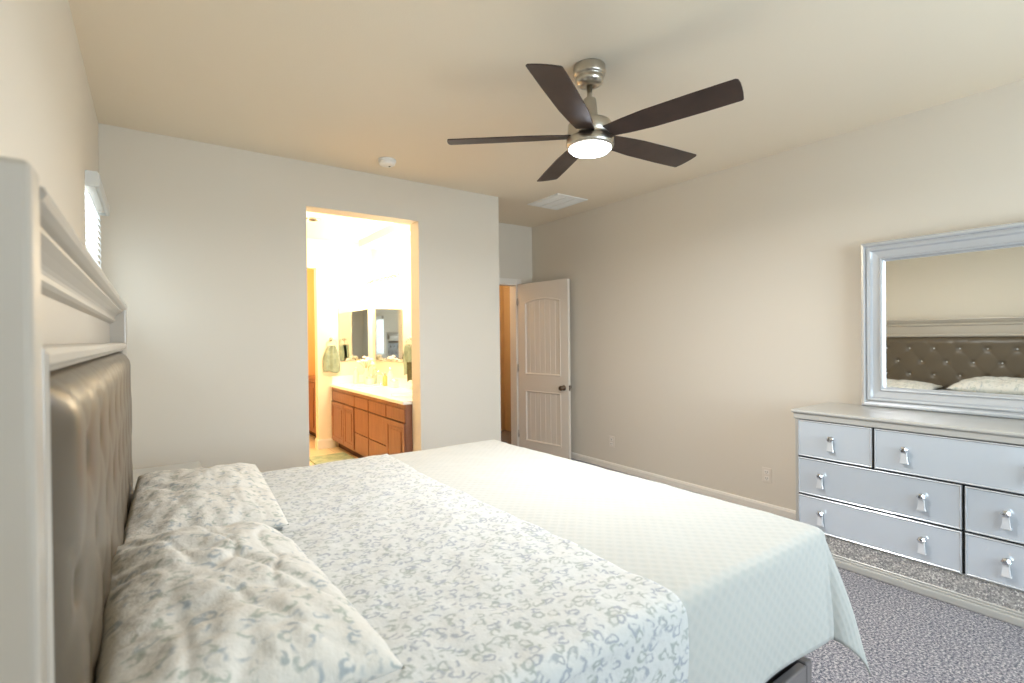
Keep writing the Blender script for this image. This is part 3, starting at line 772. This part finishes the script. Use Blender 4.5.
def front(y0, y1, z0, z1, kind, n):
    g = .005
    b = box(VX0-.004, VX0+.017, y0+g, y1-g, z0+g, z1-g, .003)
    o = vpart(kind, b, M_CAB)
    if kind == 'door':
        b = bmesh.new(); s = .055
        frame_sweep(b, [(0, -.004), (0, -.012), (s-.01, -.012), (s, -.004)], y0+g+.0005, y1-g-.0005, z0+g, z1-g, lambda a, c, h: (VX0+h, a, c))
        vpart('door_frame', b, M_CAB, o)
        b = box(VX0-.010, VX0-.003, y0+s+.028, y1-s-.028, z0+s+.03, z1-s-.03, .003); vpart('raised_panel', b, M_CAB, o)
    return o
zr, zb, zm = .605, .115, .325
front(5.70, 6.56, zr, .735, 'false_front', 0); front(6.075, 6.56, zb, zr, 'door', 0); front(5.70, 6.07, zb, zr, 'door', 0)
for y0, y1 in ((5.245, 5.69), (4.745, 5.235)):
    front(y0, y1, zr, .735, 'drawer', 0); front(y0, y1, zm, zr, 'drawer', 0); front(y0, y1, zb, zm, 'drawer', 0)
front(4.285, 4.735, zr, .735, 'false_front', 0); front(4.285, 4.735, zb, zr, 'door', 0)
ct = empty('vanity_countertop', (2.13, 5.35, VT), 'white countertop with backsplash on the long vanity', 'countertop')
def cl(bm): bmesh.ops.translate(bm, vec=(-2.13, -5.35, -VT), verts=bm.verts); return bm
link('slab', cl(box(VX0-.02, VX1-.001, VY0+.002, VY1-.001, VT-.035, VT, .006)), M_COUNTER, ct)
bm = bmesh.new(); B(bm, VX1-.021, VX1-.001, VY0+.002, VY1-.001, VT, VT+.1, .003); B(bm, VX0, VX1-.022, VY1-.021, VY1-.001, VT, VT+.1, .003)
link('backsplash', cl(bm), M_COUNTER, ct)
for y, wh in ((6.0, 'far'), (4.75, 'near')):
    bm = bmesh.new()
    prof_o = [(.19, .002), (.20, .006), (.205, .002), (.20, 0), (.16, -.0)]
    lathe(bm, [(.205, 0), (.205, .006), (.19, .008), (.17, .004), (.16, .0015), (.02, .001), (.001, .001)], 36)
    bmesh.ops.scale(bm, vec=(.85, 1.1, 1), verts=bm.verts); bmesh.ops.translate(bm, vec=(2.11, y, VT), verts=bm.verts)
    s = link('basin', cl(bm), M_PORC, ct, True)
    fc = empty('faucet', (2.325, y, VT), 'chrome faucet at the %s basin of the vanity' % wh, 'faucet')
    b = bmesh.new(); lathe(b, [(.024, 0), (.024, .008), (.014, .014), (.013, .06), (.001, .06)], 20); link('faucet_base', b, M_CHROME, fc, True)
    b = bmesh.new(); tube(b, [(0, 0, .05), (0, 0, .13), (-.02, 0, .165), (-.055, 0, .172), (-.09, 0, .16), (-.10, 0, .13)], .010, 12); link('spout', b, M_CHROME, fc, True)
    for s_ in (-1, 1):
        b = bmesh.new(); lathe(b, [(.02, 0), (.02, .008), (.01, .014), (.01, .04), (.001, .04)], 16, (0, s_*.09, 0)); B(b, -.045, .01, s_*.09-.006, s_*.09+.006, .036, .046, .003); link('handle', b, M_CHROME, fc, True)
# mirrors
def wall_mirror(name, b, edge, label):
    o = empty(name, (0, 0, 0), label, 'mirror'); link('mirror_glass', b, M_MIRROR, o); link('bevelled_edge', edge, M_CHROME, o); return o
zb0, zb1 = 1.10, 1.78
b = box(BX-.008, BX-.001, 4.75, 6.44, zb0, zb1); e = bmesh.new(); frame_sweep(e, [(-.002, -.001), (-.002, -.010), (.002, -.010), (.002, -.001)], 4.75, 6.44, zb0, zb1, lambda a, c, h: (BX+h, a, c))
wall_mirror('wall_mirror', b, e, 'wide frameless mirror on the wall above the long vanity')
b = box(1.955, 2.335, BY-.008, BY-.001, zb0, zb1); e = bmesh.new(); frame_sweep(e, [(-.002, -.001), (-.002, -.010), (.002, -.010), (.002, -.001)], 1.955, 2.335, zb0, zb1, lambda a, c, h: (a, BY+h, c))
wall_mirror('wall_mirror', b, e, 'narrow frameless mirror on the end wall to the left of the vanity corner')
# vanity light
vlt = empty('vanity_light', (2.40, 6.12, 2.12), 'five-lamp vanity light bar above the bathroom mirror', 'vanity light')
link('back_plate', box(-.02, -.001, -.46, .46, -.03, .03, .004), M_NICK, vlt)
M_BULB = mat('frosted_bulb_glass', (255, 240, 215), 0.5, emit=(255, 226, 180), es=22)
for k in range(5):
    y = -.40+.2*k
    b = bmesh.new(); tube(b, [(-.015, y, 0), (-.06, y, .005), (-.075, y, -.005)], .008, 8); lathe(b, [(.018, -.005), (.024, -.03), (.001, -.03)], 16, (-.075, y, 0)); arm = link('lamp_arm', b, M_NICK, vlt, True)
    b = bmesh.new(); lathe(b, [(.02, -.03), (.034, -.06), (.042, -.10), (.038, -.13), (.001, -.14)], 20, (-.075, y, 0)); link('glass_shade', b, M_BULB, arm, True)
point('vanity_lamp_light_far', (2.16, 6.05, 1.99), 21, (1.0, 0.90, 0.70), .1)
point('vanity_lamp_light_near', (2.16, 5.1, 2.2), 19, (1.0, 0.90, 0.70), .1)
point('bath_ceiling_lamp', (.9, 5.3, 2.45), 25, (1.0, 0.89, 0.68), .12)

# towels
def towel(name, loc, wid, hgt, face, m, label, ringx=True):
    """face 'y': hangs against the far wall; 'x': hangs against the right wall"""
    t = empty('hand_towel', loc, label, 'towel')
    bm = bmesh.new(); n, mm = 28, 24; G = []
    for side in (0, 1):
        rows = []
        for i in range(mm+1):
            v_ = i/mm; wdt = wid*(.42+.58*min(1, (v_/.55))**.7)
            row = []
            for j in range(n+1):
                u = -1+2*j/n
                fold = .012*cos(u*9)*(1-.5*v_)+.006*sin(u*4+1)
                thick = .022*math.sqrt(max(0, 1-u*u))+.006
                a = u*wdt/2; dpt = -(.035+fold+ (thick if side == 0 else -thick*.6)); z = -hgt*v_+ (.012*u*u if v_ > .9 else 0) - .012*sin(u*3)*v_ + (.0 if side == 0 else .05*v_)
                row.append(bm.verts.new((a, dpt, z) if face == 'y' else (dpt, a, z)))
            rows.append(row)
        G.append(rows)
    for rows in G:
        for i in range(mm):
            for j in range(n): bm.faces.new((rows[i][j], rows[i+1][j], rows[i+1][j+1], rows[i][j+1]))
    A, C = G
    for i in range(mm):
        bm.faces.new((A[i][0], A[i+1][0], C[i+1][0], C[i][0])); bm.faces.new((A[i][n], A[i+1][n], C[i+1][n], C[i][n]))
    for j in range(n):
        bm.faces.new((A[0][j], A[0][j+1], C[0][j+1], C[0][j])); bm.faces.new((A[mm][j], A[mm][j+1], C[mm][j+1], C[mm][j]))
    link('towel_cloth', bm, m, t, True)
    return t
def ring(loc, face, label):
    t = empty('towel_ring', loc, label, 'towel ring')
    b = bmesh.new(); pts = [(.065*cos(a*pi/12), -.035, -.05+.065*sin(a*pi/12)) for a in range(25)]
    if face == 'x': pts = [(p[1], p[0], p[2]) for p in pts]
    tube(b, pts, .004, 8); link('ring', b, M_NICK, t, True)
    b = bmesh.new(); pr = [(.022, 0), (.022, -.008), (.008, -.012), (.008, -.04), (.001, -.042)]
    lathe(b, [(r, z) for r, z in pr], 16, (0, 0, .015), face); link('mount', b, M_NICK, t, True)
towel('t', (1.855, BY, 1.30), .21, .34, 'y', M_TOWEL, 'sage green hand towel hanging on the end wall left of the vanity')
ring((1.855, BY, 1.365), 'y', 'nickel towel ring on the bathroom end wall')
towel('t', (2.39, 5.32, 1.30), .22, .33, 'x', M_TOWEL, 'sage green hand towel hanging over the vanity by the right door jamb')
ring((2.39, 5.32, 1.365), 'x', 'nickel towel ring over the vanity by the right door jamb')
towel('t', (2.345, 5.16, 1.12), .12, .21, 'x', M_TOWEL2, 'dark olive folded cloth hanging just below the right-hand sage towel')

# rug
rg = bmesh.new(); B(rg, 1.44, 1.87, 5.58, 6.13, .001, .02, .008, 2)
tag(link('bath_rug', rg, M_RUG), 'mottled green bath rug on the tile in front of the vanity', 'rug')

# toiletries on the counter
def bottle(x, y, prof, m, label, cap=None, capm=M_WHITE, group='toiletries on the vanity', cat='bottle', name='bottle'):
    t = empty(name, (x, y, VT), label, cat, group)
    b = bmesh.new(); lathe(b, prof, 20); link('body', b, m, t, True)
    if cap: b = bmesh.new(); lathe(b, cap, 16); link('cap', b, capm, t, True)
    return t
M_TEALB = mat('green_bottle', (180, 200, 180), .3); M_AMB = mat('amber_bottle', (206, 178, 110), .3)
tall = [(.001, 0), (.032, 0), (.034, .01), (.034, .15), (.014, .18), (.014, .19)]
squat = [(.001, 0), (.045, 0), (.048, .01), (.048, .07), (.044, .08), (.001, .08)]
bottle(2.22, 6.30, [(.001, 0), (.035, 0), (.048, .05), (.042, .13), (.026, .17), (.034, .20), (.001, .20)], M_JAR, 'cream vase with white flowers in the far corner of the vanity', name='flower_vase', cat='vase')
fl = None
bq = empty('white_flowers', (2.22, 6.30, VT+.19), 'bunch of white flowers standing in the cream vase', 'flowers')
for k in range(11):
    a = k*2.4; r = .018+.009*k; px, py, pz = r*cos(a), r*sin(a), .13-.007*k+.02*(k % 2)
    b = bmesh.new(); tube(b, [(0, 0, -.10), (px*.4, py*.4, pz*.4), (px, py, pz)], .0025, 6); stem = link('stem', b, M_STEM, bq, True)
    b = bmesh.new()
    for q in range(6):
        bmesh.ops.create_uvsphere(b, u_segments=8, v_segments=6, radius=.017, matrix=Matrix.Translation((px+.016*cos(q*pi/3), py+.016*sin(q*pi/3), pz+.004*(q % 2))) @ Matrix.Diagonal((1, 1, .55, 1)))
    bmesh.ops.create_uvsphere(b, u_segments=8, v_segments=6, radius=.014, matrix=Matrix.Translation((px, py, pz+.01)))
    link('bloom', b, M_PETAL, stem, True)
bottle(2.12, 6.42, tall, M_JAR, 'tall cream bottle left of the flower vase', [(.016, .188), (.016, .21), (.001, .212)])
bottle(2.29, 6.22, tall, M_TEALB, 'tall pale green bottle just in front of the flower vase', [(.016, .188), (.016, .215), (.001, .216)])
bottle(2.20, 6.13, squat, M_JAR, 'squat cream jar in front of the flower vase', [(.049, .08), (.049, .098), (.001, .10)], M_NICK, cat='jar', name='cosmetic_jar')
bottle(2.29, 5.86, [(.001, 0), (.028, 0), (.03, .01), (.03, .11), (.012, .125), (.012, .135)], M_AMB, 'small amber bottle beside the far faucet', [(.015, .132), (.013, .16), (.001, .162)], M_NICK)
bottle(2.30, 5.72, tall, M_WHITE, 'white pump soap bottle between the faucets', [(.014, .188), (.014, .205), (.005, .21), (.005, .235), (.001, .236)], M_CHROME)
bottle(2.28, 5.55, squat, M_WHITE, 'small white jar nearest the hanging sage towel', [(.046, .08), (.046, .09), (.001, .092)], M_CHROME, cat='jar', name='cosmetic_jar')

# low cabinet in the room beyond the bathroom
cb = empty('linen_cabinet', (2.03, 7.2, 0), 'brown low cabinet in the warm-lit room beyond the bathroom', 'cabinet')
def kb(bm): bmesh.ops.translate(bm, vec=(-2.03, -7.2, 0), verts=bm.verts); return bm
link('carcass', kb(box(1.80, 2.27, 6.70, 7.9, .1, .80)), M_CABGAP, cb)
link('toe_kick', kb(box(1.87, 2.27, 6.70, 7.9, 0, .1)), M_CABGAP, cb)
link('cabinet_top', kb(box(1.77, 2.27, 6.70, 7.92, .80, .84, .006)), M_CAB, cb)
for k in range(3):
    y0 = 6.70+.39*k
    dd = link('door', kb(box(1.782, 1.80, y0+.005, y0+.385, .11, .79, .003)), M_CAB, cb)
    link('raised_panel', kb(box(1.774, 1.783, y0+.07, y0+.32, .18, .72, .003)), M_CAB, dd)
